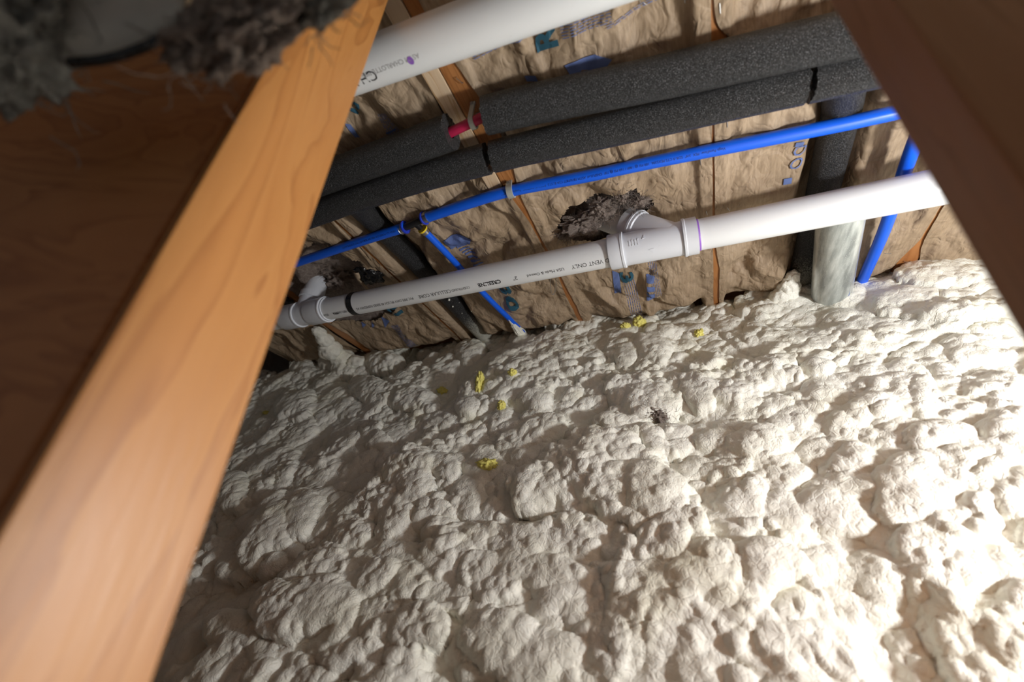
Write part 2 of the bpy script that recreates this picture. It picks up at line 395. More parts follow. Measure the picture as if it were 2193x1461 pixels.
# ------------------------------------------------------------------ foam bank
def build_foam():
    du = .0027
    u = np.arange(-1.95, 1.0, du); v = np.arange(-1.27, .07, du)
    U, V = np.meshgrid(u, v)
    f = .017 * fbm(U * 2.2, V * 2.6, 3, 1) + .013 * perlin(U * 5 + V * 3, V * 6 - U * 2, 9)
    n1 = fbm(U * 16, V * 16, 4, 101); n2 = fbm(U * 16, V * 16, 4, 111)
    f -= .045 * np.clip((V + .06) / .10, 0, 1) ** 1.5
    # hollows against the batts
    for px, py, r, d in ((620, 775, .14, .10), (870, 765, .11, .07), (1040, 735, .05, .05), (1150, 715, .06, .03), (950, 850, .09, .03), (840, 800, .10, .035), (1560, 690, .10, .02)):
        c = onFoam(px, py); f -= d * np.exp(-((U - c[0]) ** 2 + (V - c[1]) ** 2) / r ** 2)
    for px, py, r, d in ((700, 740, .055, .07), (1225, 690, .05, .03), (1690, 655, .05, .02), (2020, 610, .14, .04), (1290, 1400, .18, .03), (720, 1330, .15, .03)):
        c = onFoam(px, py); f += d * np.exp(-((U - c[0]) ** 2 + (V - c[1]) ** 2) / r ** 2)
    def lump(c, Minv, rad, hgt, sink, sharp=.5, flat=1.0):
        i0, i1 = np.searchsorted(u, c[0] - rad), np.searchsorted(u, c[0] + rad)
        j0, j1 = np.searchsorted(v, c[1] - rad), np.searchsorted(v, c[1] + rad)
        if i1 - i0 < 2 or j1 - j0 < 2: return
        uu = U[j0:j1, i0:i1] - c[0]; vv = V[j0:j1, i0:i1] - c[1]
        a = Minv[0, 0] * uu + Minv[0, 1] * vv; b = Minv[1, 0] * uu + Minv[1, 1] * vv
        a = a + .34 * n1[j0:j1, i0:i1]; b = b + .34 * n2[j0:j1, i0:i1]
        r2 = a * a + b * b
        ins = r2 < 1
        if not ins.any(): return
        sub = f[j0:j1, i0:i1]
        base = sub[ins].mean() * .55 + sub[(j1 - j0) // 2, (i1 - i0) // 2] * .45
        d = base - sink + hgt * np.power(np.clip(1 - r2 ** flat, 0, 1), sharp)
        f[j0:j1, i0:i1] = np.where(ins & (d > sub), d, sub)
    def rnd(n, r0, r1, hk, sink, el=(1, 1.9), seed=0, mask=None):
        g = np.random.default_rng(seed)
        cu = g.uniform(u[0], u[-1], n); cv = g.uniform(v[0], v[-1] - .03, n); rr = r0 * (r1 / r0) ** g.random(n)
        an = g.normal(.35, .55, n); e = g.uniform(*el, n); hh = g.uniform(.6, 1.35, n); fl = g.random(n)
        mk = fbm(cu * 3.1, cv * 3.1, 2, 33) if mask else None
        for i in range(n):
            if mk is not None and mask * mk[i] < -.05: continue
            A = np.array([[math.cos(an[i]), math.sin(an[i])], [-math.sin(an[i]), math.cos(an[i])]])
            ra, rb = rr[i] * math.sqrt(e[i]), rr[i] / math.sqrt(e[i])
            lump((cu[i], cv[i]), np.diag([1 / ra, 1 / rb]) @ A, max(ra, rb) * 1.02, hk * rb * hh[i], sink * rb, .5, 1 + 1.3 * fl[i])
    def layer(n, r0, r1, hk, el, seed, sd=.55):
        """a close packed layer of puffs that follows whatever lies under it"""
        g = np.random.default_rng(seed); G = np.zeros(U.shape)
        cu = g.uniform(u[0], u[-1], n); cv = g.uniform(v[0], v[-1], n); rr = r0 * (r1 / r0) ** g.random(n)
        an = g.normal(.35, sd, n); e = g.uniform(*el, n); hh = g.uniform(.6, 1.3, n); fl = g.random(n); of = g.random(n)
        for i in range(n):
            A = np.array([[math.cos(an[i]), math.sin(an[i])], [-math.sin(an[i]), math.cos(an[i])]])
            ra, rb = rr[i] * math.sqrt(e[i]), rr[i] / math.sqrt(e[i]); Mi = np.diag([1 / ra, 1 / rb]) @ A; rad = ra * 1.25
            i0, i1 = np.searchsorted(u, cu[i] - rad), np.searchsorted(u, cu[i] + rad); j0, j1 = np.searchsorted(v, cv[i] - rad), np.searchsorted(v, cv[i] + rad)
            if i1 - i0 < 2 or j1 - j0 < 2: continue
            uu = U[j0:j1, i0:i1] - cu[i]; vv = V[j0:j1, i0:i1] - cv[i]
            a = Mi[0, 0] * uu + Mi[0, 1] * vv + .30 * n1[j0:j1, i0:i1]; b = Mi[1, 0] * uu + Mi[1, 1] * vv + .30 * n2[j0:j1, i0:i1]
            r2 = a * a + b * b; h = hk * rb * hh[i]
            d = np.where(r2 < 1, h * (.35 * of[i] + np.sqrt(np.clip(1 - r2 ** (1 + 1.2 * fl[i]), 0, 1))), 0)
            G[j0:j1, i0:i1] = np.maximum(G[j0:j1, i0:i1], d)
        return G
    def m01(sc, seed, lo=.25): return lo + (1 - lo) * np.clip(.5 + 1.3 * fbm(U * sc, V * sc, 2, seed), 0, 1)
    rnd(330, .050, .095, .20, .04, (1.1, 2.2), 1)
    f += layer(1700, .030, .058, .40, (1.1, 2.4), 2) * m01(3, 201, .45)
    f += layer(6500, .012, .026, .46, (1.1, 2.4), 4) * m01(4, 211, .22)
    # lumps read from the photograph: centre, half axes in pixels, roll
    for px, py, a, b, ang, k in (
        (1395, 1078, 68, 62, -20, .55), (1592, 1098, 58, 66, 10, .55), (1680, 1118, 55, 52, 0, .5), (1478, 1150, 46, 26, 10, .5), (1790, 1110, 88, 46, -10, .45), (1945, 1070, 80, 92, 10, .45),
        (705, 1330, 98, 62, 8, .62), (520, 1375, 55, 48, 0, .55), (640, 1340, 55, 70, 30, .5), (1090, 1395, 78, 60, 10, .6), (1170, 1440, 95, 60, 20, .5), (930, 1370, 70, 50, 0, .45),
        (1975, 872, 34, 46, 35, .6), (2030, 838, 34, 56, 40, .6), (2120, 862, 60, 36, -5, .55), (1400, 760, 44, 26, -25, .6), (1345, 770, 28, 26, 0, .6), (1770, 850, 52, 46, 0, .5),
        (1500, 850, 40, 44, 0, .55), (1560, 700, 34, 24, 0, .6), (1620, 712, 26, 18, 0, .6), (1395, 870, 70, 42, 0, .5), (1880, 640, 52, 22, -5, .3), (1985, 625, 78, 26, 4, .3), (1940, 665, 60, 22, 5, .3),
        (735, 790, 28, 24, 0, .7), (712, 775, 26, 26, 0, .7), (820, 780, 40, 22, 0, .6), (655, 795, 26, 20, 0, .6), (1010, 760, 34, 24, 30, .7), (1120, 735, 26, 16, 0, .6), (640, 880, 46, 30, 20, .6),
        (905, 1060, 40, 52, 20, .55), (870, 1120, 70, 34, 60, .5), (600, 1150, 44, 90, -30, .5), (660, 1120, 36, 60, -40, .5), (1010, 890, 26, 20, 0, .6), (1150, 870, 36, 24, 0, .6), (1045, 1010, 55, 40, 20, .55), (1010, 1080, 34, 44, 0, .55),
        (1120, 1000, 48, 22, -20, .55), (960, 1020, 40, 26, -30, .55), (800, 845, 48, 26, -10, .6), (880, 860, 60, 30, -15, .6), (1830, 1000, 60, 34, 0, .5), (1620, 960, 60, 40, 0, .5), (2000, 960, 70, 34, 0, .5), (1180, 1250, 80, 40, -10, .5),
        (1880, 1250, 90, 70, 0, .45), (1980, 1190, 70, 40, 0, .45), (1640, 1240, 80, 50, 0, .45), (1500, 1270, 70, 40, 0, .45), (770, 1160, 46, 40, 20, .5), (500, 1060, 50, 40, 0, .5), (880, 1230, 70, 36, -30, .5)):
        c = onFoam(px, py); e = 1.0
        cx = (onFoam(px + e, py) - onFoam(px - e, py)) / (2 * e); cy = (onFoam(px, py + e) - onFoam(px, py - e)) / (2 * e)
        J = np.stack([cx, cy], 1); t = math.radians(ang)
        ax = J @ np.array([math.cos(t), -math.sin(t)]) * a; bx = J @ np.array([math.sin(t), math.cos(t)]) * b
        Mx = np.stack([ax, bx], 1); rad = np.linalg.norm(ax) + np.linalg.norm(bx)
        lump(c, np.linalg.inv(Mx), rad, .8 * k * min(np.linalg.norm(ax), np.linalg.norm(bx)), .004, .42)
    f += layer(9000, .0060, .011, .45, (1, 2.0), 5, .9) * m01(5, 221, .0)
    f += .0035 * fbm(U * 30, V * 30, 3, 70) + .0016 * facets(U, V, 45, 4)
    # torn, crumbly patches
    g = np.clip(fbm(U * 3.4 + 5, V * 3.4, 2, 80) - .28, 0, 1)
    f += g * .05 * np.abs(fbm(U * 26, V * 26, 4, 90)) - g * .010
    P = np.zeros(U.shape + (3,))
    # let the lumps swell sideways a little so that creases pinch
    gu = np.gradient(f, du, axis=1); gv = np.gradient(f, du, axis=0)
    k = .0030 / (1 + np.hypot(gu, gv))
    f2 = f
    P[:] = FB + U[..., None] * np.array([1, 0, 0]) + V[..., None] * FT + f2[..., None] * FN
    P += -(k * gu)[..., None] * np.array([1, 0, 0]) - (k * gv)[..., None] * FT
    o = grid_mesh('spray_foam_bank', P, FOAM)
    return o, (u, v, f)
foam, (fu, fv, ff) = build_foam()
tag(foam, 'lumpy cream white spray foam covering the whole bank under the pipes', 'spray foam', kind='stuff')
def foam_pt(px, py, lift=0.0):
    c = onFoam(px, py)
    for _ in range(4):
        i = int(np.clip(np.searchsorted(fu, c[0]), 0, len(fu) - 1)); j = int(np.clip(np.searchsorted(fv, c[1]), 0, len(fv) - 1))
        h = ff[j, i]; v = ray(px, py); p = v * (((FB + h * FN) @ FN) / (v @ FN)); c = np.array([p[0], (p - FB) @ FT])
    return p + lift * FN

# ------------------------------------------------------------------ joists
JX = [-1.49, -1.095, -.695, -.272, .091, .485, .88]
for i, x in enumerate(JX):
    if i in (0, 6): continue
    lab = ['', 'orange brown joist showing behind the left end of the white drain pipe', 'floor joist between the torn batt and the batt with the blue arrow',
           'orange floor joist alongside the pale pine board', 'floor joist behind the wye fitting', 'dark orange joist at the right by the thin blue riser', ''][i]
    o = box('floor_joist', x - .019, x + .019, -1.1, 1.45, ZJ, .884, JOISTM, None, .002)
    tag(o, lab, 'joist', 'floor joists')
o = box('sister_board', -.322, -.2925, -.6, .505, ZJ, .80, PINE, None, .0015)
tag(o, 'pale new pine board fixed beside the joist under the red pipe', 'board')

# ------------------------------------------------------------------ insulation batts
_fg = np.random.default_rng(21); FOLDS = []
for k in range(6):
    for i in range(34):
        FOLDS.append((_fg.uniform(JX[k] + .03, JX[k + 1] - .03), _fg.uniform(-.1, 1.05), _fg.normal(1.35, .55), _fg.uniform(.04, .16), _fg.uniform(.010, .038), _fg.choice([-1, 1, 1]) * _fg.uniform(.005, .016), _fg.uniform(-.5, .5)))
def folds(x, y):
    z = np.zeros(x.shape)
    for cx, cy, an, ln, w_, A, bend in FOLDS:
        c, s_ = math.cos(an), math.sin(an); m_ = (np.abs(x - cx) < ln + w_) & (np.abs(y - cy) < ln + w_)
        if not m_.any(): continue
        dx = x[m_] - cx; dy = y[m_] - cy; t = dx * c + dy * s_; d = -dx * s_ + dy * c - bend * t * t / ln
        z[m_] += A * np.clip(1 - np.abs(d) / (w_ * (1 + 2.2 * (d > 0))), 0, 1) * np.clip(1.15 - (t / ln) ** 2, 0, 1)
    return z
def paper_z(x, y):
    """underside of the kraft facing; same function drives the print on it"""
    x = np.asarray(x, float); y = np.asarray(y, float)
    b = np.zeros(x.shape); e = np.full(x.shape, 9.0)
    for q in JX: e = np.minimum(e, np.abs(x - q))
    z = np.full(x.shape, ZJ + .004)
    amp = np.clip((e - .010) / .05, .10, 1)
    wx = x + .03 * perlin(x * 8, y * 8, 61); wy = y + .03 * perlin(x * 8, y * 8, 63)
    rd = lambda sx, sy, sd: np.abs(perlin(wx * sx, wy * sy, sd)) - .2
    env = .45 + .9 * np.clip(perlin(x * 4, y * 4, 91) + .35, 0, 1)
    z = z + 1.0 * amp * env * (.030 * rd(7, 4.5, 11) - .022 * rd(9, 7, 17) + .013 * rd(19, 14, 23) - .010 * rd(26, 20, 29) + .003 * rd(50, 40, 31) + .008 * perlin(x * 6, y * 4, 5))
    z = z + np.clip((e - .012) / .03, .0, 1) * folds(np.atleast_1d(x), np.atleast_1d(y)).reshape(x.shape)
    # pillowy end toward the foam
    t = np.clip((y - .84) / .22, 0, 1)
    pil = np.clip(e / .10, 0, 1) ** .6
    z = z - .028 * np.sin(t * math.pi * .62) * pil + .09 * np.clip((y - .985) / .12, 0, 1) ** 2
    fl_ = np.clip((.030 - e) / .008, 0, 1) * np.clip((1.13 - y) / .03, 0, 1)
    z = z * (1 - fl_) + (ZJ - .0028 - .003 * np.abs(perlin(x * 20, y * 11, 77))) * fl_
    for xc in (-.623, .285):
        z = z + .060 * np.exp(-((x - xc) / .036) ** 4) * np.clip((y - .40) / .05, 0, 1) * (1 - np.clip((y - 1.0) / .1, 0, 1))
    zmin = np.where((y > .27) & (y < .50), ZJ - .006 + .5 * (z - ZJ), ZJ - .045)
    return np.maximum(z, zmin)
def poly_mask(poly, X, Y):
    ins = np.zeros(X.shape, bool); n = len(poly); j = n - 1
    for i in range(n):
        xi, yi = poly[i]; xj, yj = poly[j]
        c = ((yi > Y) != (yj > Y)) & (X < (xj - xi) * (Y - yi) / (yj - yi + 1e-12) + xi)
        ins ^= c; j = i
    return ins
def pxpoly(pts, Z=ZJ): return [tuple(onZ(px, py, Z)[:2]) for px, py in pts]
HOLES = [pxpoly([(1188, 492), (1212, 452), (1262, 432), (1300, 415), (1345, 402), (1392, 430), (1398, 452), (1380, 480), (1330, 512), (1290, 520), (1230, 520)]),
         pxpoly([(600, 590), (650, 560), (690, 540), (735, 553), (770, 560), (800, 600), (845, 640), (868, 655), (800, 690), (700, 690), (630, 690)]),
         pxpoly([(640, 545), (700, 515), (712, 522), (676, 556), (640, 575)])]
bay_labels = ['kraft faced batt at the far left, mostly hidden by the left board', 'torn kraft faced batt with a dark hole above the pipe tee',
              'kraft faced batt crossed by the diagonal black sleeve, blue arrow printed on it', 'kraft faced batt with a fluffy hole behind the wye fitting and a big blue arrow',
              'smooth kraft faced batt between the wye and the thick black riser', 'kraft faced batt at the far right edge behind the blue riser']
batts = []
def edge_gap(k, y, side):
    """how far the paper stops short of joist k's centre line"""
    n = .004 * fbm(y * 9, y * 0 + k * 3.1 + side, 3, 12)
    g = .003 + n
    if k == 3:
        if side > 0: g = .004 + .026 * np.exp(-((y - .40) / .10) ** 2) + n + .002 * np.clip((y - .6) / .3, 0, 1)
        else: g = .052 * np.exp(-((y - .33) / .17) ** 2) + n + .002 + .006 * np.clip((y - .8) / .1, 0, 1)
    if k == 4:
        g = .0015 + .4 * np.abs(n) + (.030 * np.exp(-((y - .395) / .03) ** 2) if side > 0 else 0) + (.010 * np.clip((y - .80) / .1, 0, 1) if side > 0 else 0)
    if k == 1: g = .003 + n + .020 * np.clip((y - .75) / .15, 0, 1)
    if k == 5: g = .002 + np.abs(n) + .022 * np.clip((y - .92) / .1, 0, 1)
    if k == 2: g = .003 + .5 * n
    return np.maximum(g, .0008)
for k in range(6):
    x0, x1 = JX[k], JX[k + 1]
    b = empty('insulation_batt', bay_labels[k], 'insulation batt', group='kraft faced insulation batts'); batts.append(b)
    ny, nx = 330, 110
    yy = np.linspace(-.25, 1.12, ny); ss = np.linspace(0, 1, nx)
    xl = x0 + edge_gap(k, yy, 1); xr = x1 - edge_gap(k + 1, yy, -1)
    X = xl[:, None] * (1 - ss) + xr[:, None] * ss; Y = np.repeat(yy[:, None], nx, 1)
    Y = Y + .03 * perlin(X * 6, X * 0 + k, 3) * np.clip((Y - .8) / .2, 0, 1)
    Z = paper_z(X, Y)
    keep = np.ones((ny - 1, nx - 1), bool)
    xc, yc = X[:-1, :-1], Y[:-1, :-1]
    jx = xc + .010 * fbm(xc * 45, yc * 45, 2, 41); jy = yc + .010 * fbm(xc * 45, yc * 45, 2, 43)
    for hp in HOLES: keep &= ~poly_mask(hp, jx, jy)
    P = np.stack([X, Y, Z], -1)
    p = grid_mesh('kraft_facing', P, KRAFT, b, keep, flip=True)
    # glass wool body above the facing
    nx2, ny2 = 50, 150
    X2, Y2 = np.meshgrid(np.linspace(x0 + .0195, x1 - .0195, nx2), np.linspace(-.25, 1.10, ny2))
    Z2 = paper_z(X2, Y2) + .016 + .012 * np.abs(fbm(X2 * 28, Y2 * 28, 3, 51))
    for hp in HOLES:
        c = np.mean(hp, 0); Z2 = Z2 + .05 * np.exp(-(((X2 - c[0]) / .07) ** 2 + ((Y2 - c[1]) / .06) ** 2))
    grid_mesh('glass_wool', np.stack([X2, Y2, Z2], -1), FLUFF, b, flip=True)

def drape(name, V2, faces, m, parent, off=.0024, maxe=.006):
    bm = bmesh.new(); vs_ = [bm.verts.new((x, y, 0)) for x, y in V2]
    for f in faces:
        try: bm.faces.new([vs_[i] for i in f])
        except ValueError: pass
    bmesh.ops.triangulate(bm, faces=bm.faces[:])
    for _ in range(6):
        le = [e for e in bm.edges if e.calc_length() > maxe]
        if not le: break
        bmesh.ops.subdivide_edges(bm, edges=le, cuts=1); bmesh.ops.triangulate(bm, faces=[f for f in bm.faces if len(f.verts) > 3])
    co_ = np.array([v.co[:] for v in bm.verts]); z = paper_z(co_[:, 0], co_[:, 1]) - off
    for v, zz in zip(bm.verts, z): v.co.z = zz + H
    me = bpy.data.meshes.new(name); bm.to_mesh(me); bm.free(); me.materials.append(m)
    return link(bpy.data.objects.new(name, me), parent)
def bay_of(x):
    for k in range(6):
        if JX[k] <= x < JX[k + 1]: return batts[k]
    return batts[0]
def print_poly(name, pix, m=PRINT):
    P = pxpoly(pix); return drape(name, P, [tuple(range(len(P)))], m, bay_of(np.mean([p[0] for p in P])))
def print_text(name, body, size, px, py, rdir, udir, m, bold=True, squeeze=1.0):
    V, Fc = text_data(body, size, bold, squeeze); c = onZ(px, py, ZJ)
    if not len(V): return
    P = [(c[0] + x * rdir[0] + y * udir[0], c[1] + x * rdir[1] + y * udir[1]) for x, y, _ in V]
    return drape(name, P, Fc, m, bay_of(c[0]), .0034)
def bars(name, px, py, n, w, h, step, rdir, udir, m=PRINT):
    """rows of fine unreadable print as short strokes"""
    c = onZ(px, py, ZJ); V = []; Fc = []; g = random.Random(px * 3 + py)
    for i in range(n):
        s = 0
        while s < w:
            ln = g.uniform(.004, .012)
            a = np.array([s, i * step]); q = [a, a + [min(ln, w - s), 0], a + [min(ln, w - s), h], a + [0, h]]
            st = len(V); V += [(c[0] + p[0] * rdir[0] + p[1] * udir[0], c[1] + p[0] * rdir[1] + p[1] * udir[1]) for p in q]
            Fc.append((st, st + 1, st + 2, st + 3)); s += ln + g.uniform(.0015, .003)
    return drape(name, V, Fc, m, bay_of(c[0]), .0028, .008)
UPR, UPU = (0, -1), (-1, 0)        # print that reads toward the viewer
DNR, DNU = (0, 1), (1, 0)          # print that reads toward the foam
print_text('printed_letter', 'R', .044, 1196, 101, UPR, UPU, TEAL)
print_poly('printed_arrow', [(1209, 139), (1274, 118), (1311, 129), (1291, 156), (1247, 150), (1226, 169)])
print_poly('printed_box', [(1123, 165), (1147, 159), (1152, 171), (1128, 177)])
print_poly('printed_box', [(1138, 184), (1160, 179), (1163, 187), (1141, 192)])
bars('printed_fine_text', 1205, 85, 6, .07, .0012, .0035, (1, 0), (0, -1)); bars('printed_fine_text', 1015, 130, 5, .09, .0012, .0035, (1, 0), (0, -1))
bars('printed_fine_text', 1165, 172, 5, .05, .0012, .004, (0, 1), (1, 0))
print_poly('printed_box', [(1267, 243), (1290, 237), (1293, 245), (1271, 251)])
print_poly('printed_arrow', [(949, 515), (986, 500), (1009, 507), (1006, 526), (984, 519), (966, 537)])
for i in range(7): print_poly('printed_bar', [(977 + i * 6, 534 + i * 5), (998 + i * 6, 529 + i * 5), (1000 + i * 6, 531 + i * 5), (979 + i * 6, 537 + i * 5)])
print_text('printed_number', '30', .046, 1061, 606, DNR, DNU, TEAL, True, 2.4)
print_text('printed_number', '3', .044, 1326, 580, DNR, DNU, TEAL, True, 2.0)
print_poly('printed_box', [(1311, 580), (1326, 583), (1330, 618), (1316, 622)])
for i in range(4): print_poly('printed_box', [(1384, 588 + i * 13), (1401, 588 + i * 13), (1400, 596 + i * 13), (1384, 597 + i * 13)])
bars('printed_fine_text', 1388, 562, 5, .12, .0011, .004, (0, 1), (1, 0))
bars('printed_fine_text', 1334, 598, 6, .16, .0011, .005, (0, 1), (1, 0))
for y, s in ((318, 0), (343, 1), (368, 2), (394, 3)):
    x = 1718 - s * 9
    if s in (1, 2): print_text('printed_ring', 'O', .030, x - 10, y + 4, (1, 0), (0, -1), PRINT, False); continue
    print_poly('printed_box', [(x - 10, y - 5), (x + 8, y - 7), (x + 6, y + 6), (x - 12, y + 8)])
print_text('printed_number', '15', .036, 757, 268, (.8, -.6), (-.6, -.8), TEAL)
print_poly('printed_box', [(733, 275), (745, 279), (768, 302), (757, 303)]); print_poly('printed_box', [(824, 290), (843, 284), (845, 288), (826, 294)])
bars('printed_fine_text', 803, 258, 6, .05, .0012, .004, (0, 1), (1, 0))
print_text('printed_number', '21', .040, 822, 655, DNR, DNU, TEAL, True, 1.8)
for q in ([(815, 683), (834, 688), (826, 698)], [(795, 690), (802, 697), (797, 703)], [(772, 692), (784, 697), (777, 701)]): print_poly('printed_mark', q)
bars('printed_fine_text', 838, 695, 7, .12, .0016, .004, (0, 1), (1, 0))
bars('printed_fine_text', 1688, 232, 4, .10, .0012, .004, (1, 0), (0, -1)); bars('printed_fine_text', 1300, 60, 2, .12, .0012, .004, (1, 0), (0, -1))
print_poly('printed_arrow', [(1822, 292), (1850, 280), (1870, 272), (1846, 292), (1852, 300)])
print_poly('printed_mark', [(1356, 676), (1378, 678), (1376, 686), (1358, 690)])
for px, py, a in ((985, 170, 1.1), (1541, 15, 1.5), (1557, 263, 1.5), (1500, 345, 1.5), (1513, 453, 1.4), (1560, 448, 1.2), (1898, 535, .3), (1942, 558, .3), (1371, 10, 1.2), (1468, 5, 1.5), (1380, 20, .8), (1700, 640, .5)):
    c = onZ(px, py, ZJ); z = float(paper_z(c[0], c[1])) - .001; d = np.array([math.cos(a), math.sin(a), 0]) * .006
    c = np.array([c[0], c[1], z]); tube('staple', [c - d + [0, 0, .003], c - d, c + d, c + d + [0, 0, .003]], .0006, STEEL, bay_of(c[0]), 6)

# ------------------------------------------------------------------ lower white drain pipe with fittings
PY, PZ, PR = .680, .585, .03015
def pyz(X): return (PY + .012 * (X + .15) * .9, PZ)
def xpipe(px, py):
    v = ray(px, py); return v[0] * (PY / v[1]) if v[1] else 0
def xat(px):
    lo_, hi_ = -2.0, 1.2
    for _ in range(50):
        mid = (lo_ + hi_) / 2; y, z = pyz(mid); c = RC @ np.array([mid, y, z]); q = CX + F * c[0] / c[2]
        if q < px: lo_ = mid
        else: hi_ = mid
    return lo_
def pp(X): y, z = pyz(X); return np.array([X, y, z])
dp = empty('drain_pipe', 'long white drain pipe with wye and tee fittings crossing in front of the batts', 'pipe')
xw0, xw1, xw2, xw3 = xat(1322), xat(1352), xat(1463), xat(1480)
tube('pipe', [pp(-1.6), pp(-.9), pp(xat(1322) - .002)], PR, PVC, dp, 48)
o = tube('pipe', [pp(xat(1462)), pp(.35), pp(.80)], PR, PVC, dp, 48)
# wye
def hub(name, xa, xb, parent, r=.0362, lip=.0375, lipside=1):
    d = pp(xb) - pp(xa); n = np.linalg.norm(d)
    prof = [(0, PR), (0, r), (.002, r + .0006)] + ([(n - .006, r), (n - .005, lip), (n - .001, lip), (n, lip - .001), (n, r - .002)] if lipside > 0 else [(.003, r), (n, r)])
    if lipside < 0: prof = [(0, r - .002), (0, lip - .001), (.001, lip), (.005, lip), (.006, r), (n, r), (n, PR)]
    return lathe(name, pp(xa), d, prof, PVCF, parent)
wye = tube('wye_fitting', [pp(xat(1330)), pp(xat(1475))], .0335, PVCF, dp, 44)
hub('socket', xat(1306), xat(1338), wye, lipside=1); hub('socket', xat(1462), xat(1493), wye, lipside=-1)
bo = pp(xat(1440)); bd = np.array([-.70, .06, .62]); bd /= np.linalg.norm(bd)
br = tube('branch', [bo + bd * .004, bo + bd * .085], .0335, PVCF, wye, 40)
lathe('branch_socket', bo + bd * .078, bd, [(0, .0335), (.002, .0362), (.008, .0362), (.0085, .0378), (.0125, .0378), (.013, .0362), (.034, .0362), (.034, .0305)], PVCF, wye)
tube('branch_pipe', [bo + bd * .10, bo + bd * .24], PR, PVC, dp, 40)
lathe('primer_ring', pp(xat(1494) + .0002), (1, .01, 0), [(0, PR), (0, PR + .0006), (.0025, PR + .0004), (.003, PR)], PURPLE, dp)
# embossed arrow mark on the wye
def emboss(px, py, pts, r):
    X = xat(px); cy, cz = pyz(X); V = []
    e1 = np.array([0, -cy, -cz]); e1 /= np.linalg.norm(e1); e2 = np.array([0, e1[2], -e1[1]])
    for s, t in pts:
        ph = py + t / r
        for rr in (r - .001, r + .0009): V.append(np.array([X + s, cy, cz]) + rr * (math.cos(ph) * e1 + math.sin(ph) * e2))
    n = len(pts); Fc = [tuple(2 * i + 1 for i in range(n)), tuple(2 * i for i in range(n))[::-1]] + [(2 * i, 2 * ((i + 1) % n), 2 * ((i + 1) % n) + 1, 2 * i + 1) for i in range(n)]
    o = mesh('embossed_mark', V, Fc, PVCF, wye, False); fix_sharp(o, 10); return o
emboss(1395, -.35, [(-.005, .003), (.005, .004), (.003, -.005)], .0335); emboss(1382, .55, [(-.003, -.004), (.003, -.003), (.001, .004)], .0335)
for i in range(4): emboss(1352 + i * 6, .35, [(-.0008, -.007), (.0008, -.007), (.0008, .004 + .002 * (i % 2)), (-.0008, .004)], .0335)
# tee on the left
tee = tube('tee_fitting', [pp(xat(622)), pp(xat(705))], .0335, PVCF, dp, 44)
hub('socket', xat(613), xat(646), tee, lipside=1); hub('socket', xat(668), xat(702), tee, r=.0362, lip=.0372, lipside=1)
lathe('primer_ring', pp(xat(702) + .0002), (1, .01, 0), [(0, PR), (0, PR + .0008), (.0035, PR + .0005), (.004, PR)], PURPLE, dp)
tb = pp(xat(655)); up = np.array([.05, -.02, 1.0]); up /= np.linalg.norm(up)
tube('branch', [tb, tb + up * .055], .031, PVCF, tee, 36)
lathe('branch_socket', tb + up * .045, up, [(0, .031), (.002, .0345), (.02, .0345), (.021, .031), (.045, .029)], PVCF, tee)
lathe('reducer', tb + up * .088, up, [(0, .029), (.025, .027), (.027, .024), (.032, .0235), (.033, .019), (.075, .019)], PVCF, tee)
tube('branch_pipe', [tb + up * .12, tb + up * .21], .0167, PVC, dp, 30)
xb = xat(763); lathe('hanger_band', pp(xb - .008), (1, .01, 0), [(0, PR), (0, PR + .0014), (.017, PR + .0014), (.017, PR)], BLACKP, dp)
ph = lambda X: -.50
xs = xat(1306) + .004
for txt, sz, px, bold, sq in (('D VENT ONLY', .0135, 1306, False, .9), ('USA Made & Owned', .010, 1212, False, 1.0), ('2"', .013, 1114, False, 1.0), ('CRESLINE', .0135, 1079, True, 1.0),
                              ('COEXTRUDED', .0088, 1014, False, .85), ('CELLULAR CORE', .0135, 974, False, .9), ('PVC PIPE DWV IPS SCH 40 SERIES NSF\u00aeDWV AS', .0105, 895, False, .82), ('TM F891-24', .0105, 763, False, .8), ('PPFA', .0105, 737, True, .9), ('052417', .0105, 716, False, .8)):
    text_on_pipe('lettering', txt, sz, xat(px), pyz, PR, ph, INK, dp, bold, sq)

# ------------------------------------------------------------------ upper white pipe
up_ = empty('vent_pipe', 'white plastic pipe with a purple dot in the top corner by the left board', 'pipe')
UA, UB = onZ(770, 145, .60), onZ(1250, -31, .60)
UZ = .60; dU = (UB - UA) / np.linalg.norm(UB - UA)
def uyz(X): t = (X - UA[0]) / dU[0]; return (UA[1] + dU[1] * t, UZ)
def uat(px):
    lo_, hi_ = -.6, .5
    for _ in range(50):
        mid = (lo_ + hi_) / 2; y, z = uyz(mid); c = RC @ np.array([mid, y, z]); q = CX + F * c[0] / c[2]
        if q < px: lo_ = mid
        else: hi_ = mid
    return lo_
tube('pipe', [UA - dU * .9, UA, UB, UB + dU * .6], .0302, PVC, up_, 56)
phu = lambda X: -.42
text_on_pipe('lettering', 'CHARLOTTE', .020, uat(815), uyz, .0302, phu, INK, up_, False, 1.0)
text_on_pipe('lettering', 'ASTM CHARLOTTE PIPE 1120', .0085, uat(908), uyz, .0302, lambda X: -.28, m_plain('grey_ink', (.35, .35, .36), .5), up_, False, 1.0)
X = uat(888); cy, cz = uyz(X); e1 = np.array([0, -cy, -cz]); e1 /= np.linalg.norm(e1); e2 = np.array([0, e1[2], -e1[1]]); V = []
for k in range(20):
    a = 2 * math.pi * k / 20; p_ = -.36 + .0052 * math.sin(a) / .03; V.append(np.array([X + .0042 * math.cos(a), cy, cz]) + .0307 * (math.cos(p_) * e1 + math.sin(p_) * e2))
mesh('primer_dot', V, [tuple(range(20))], PURPLE, up_, False)

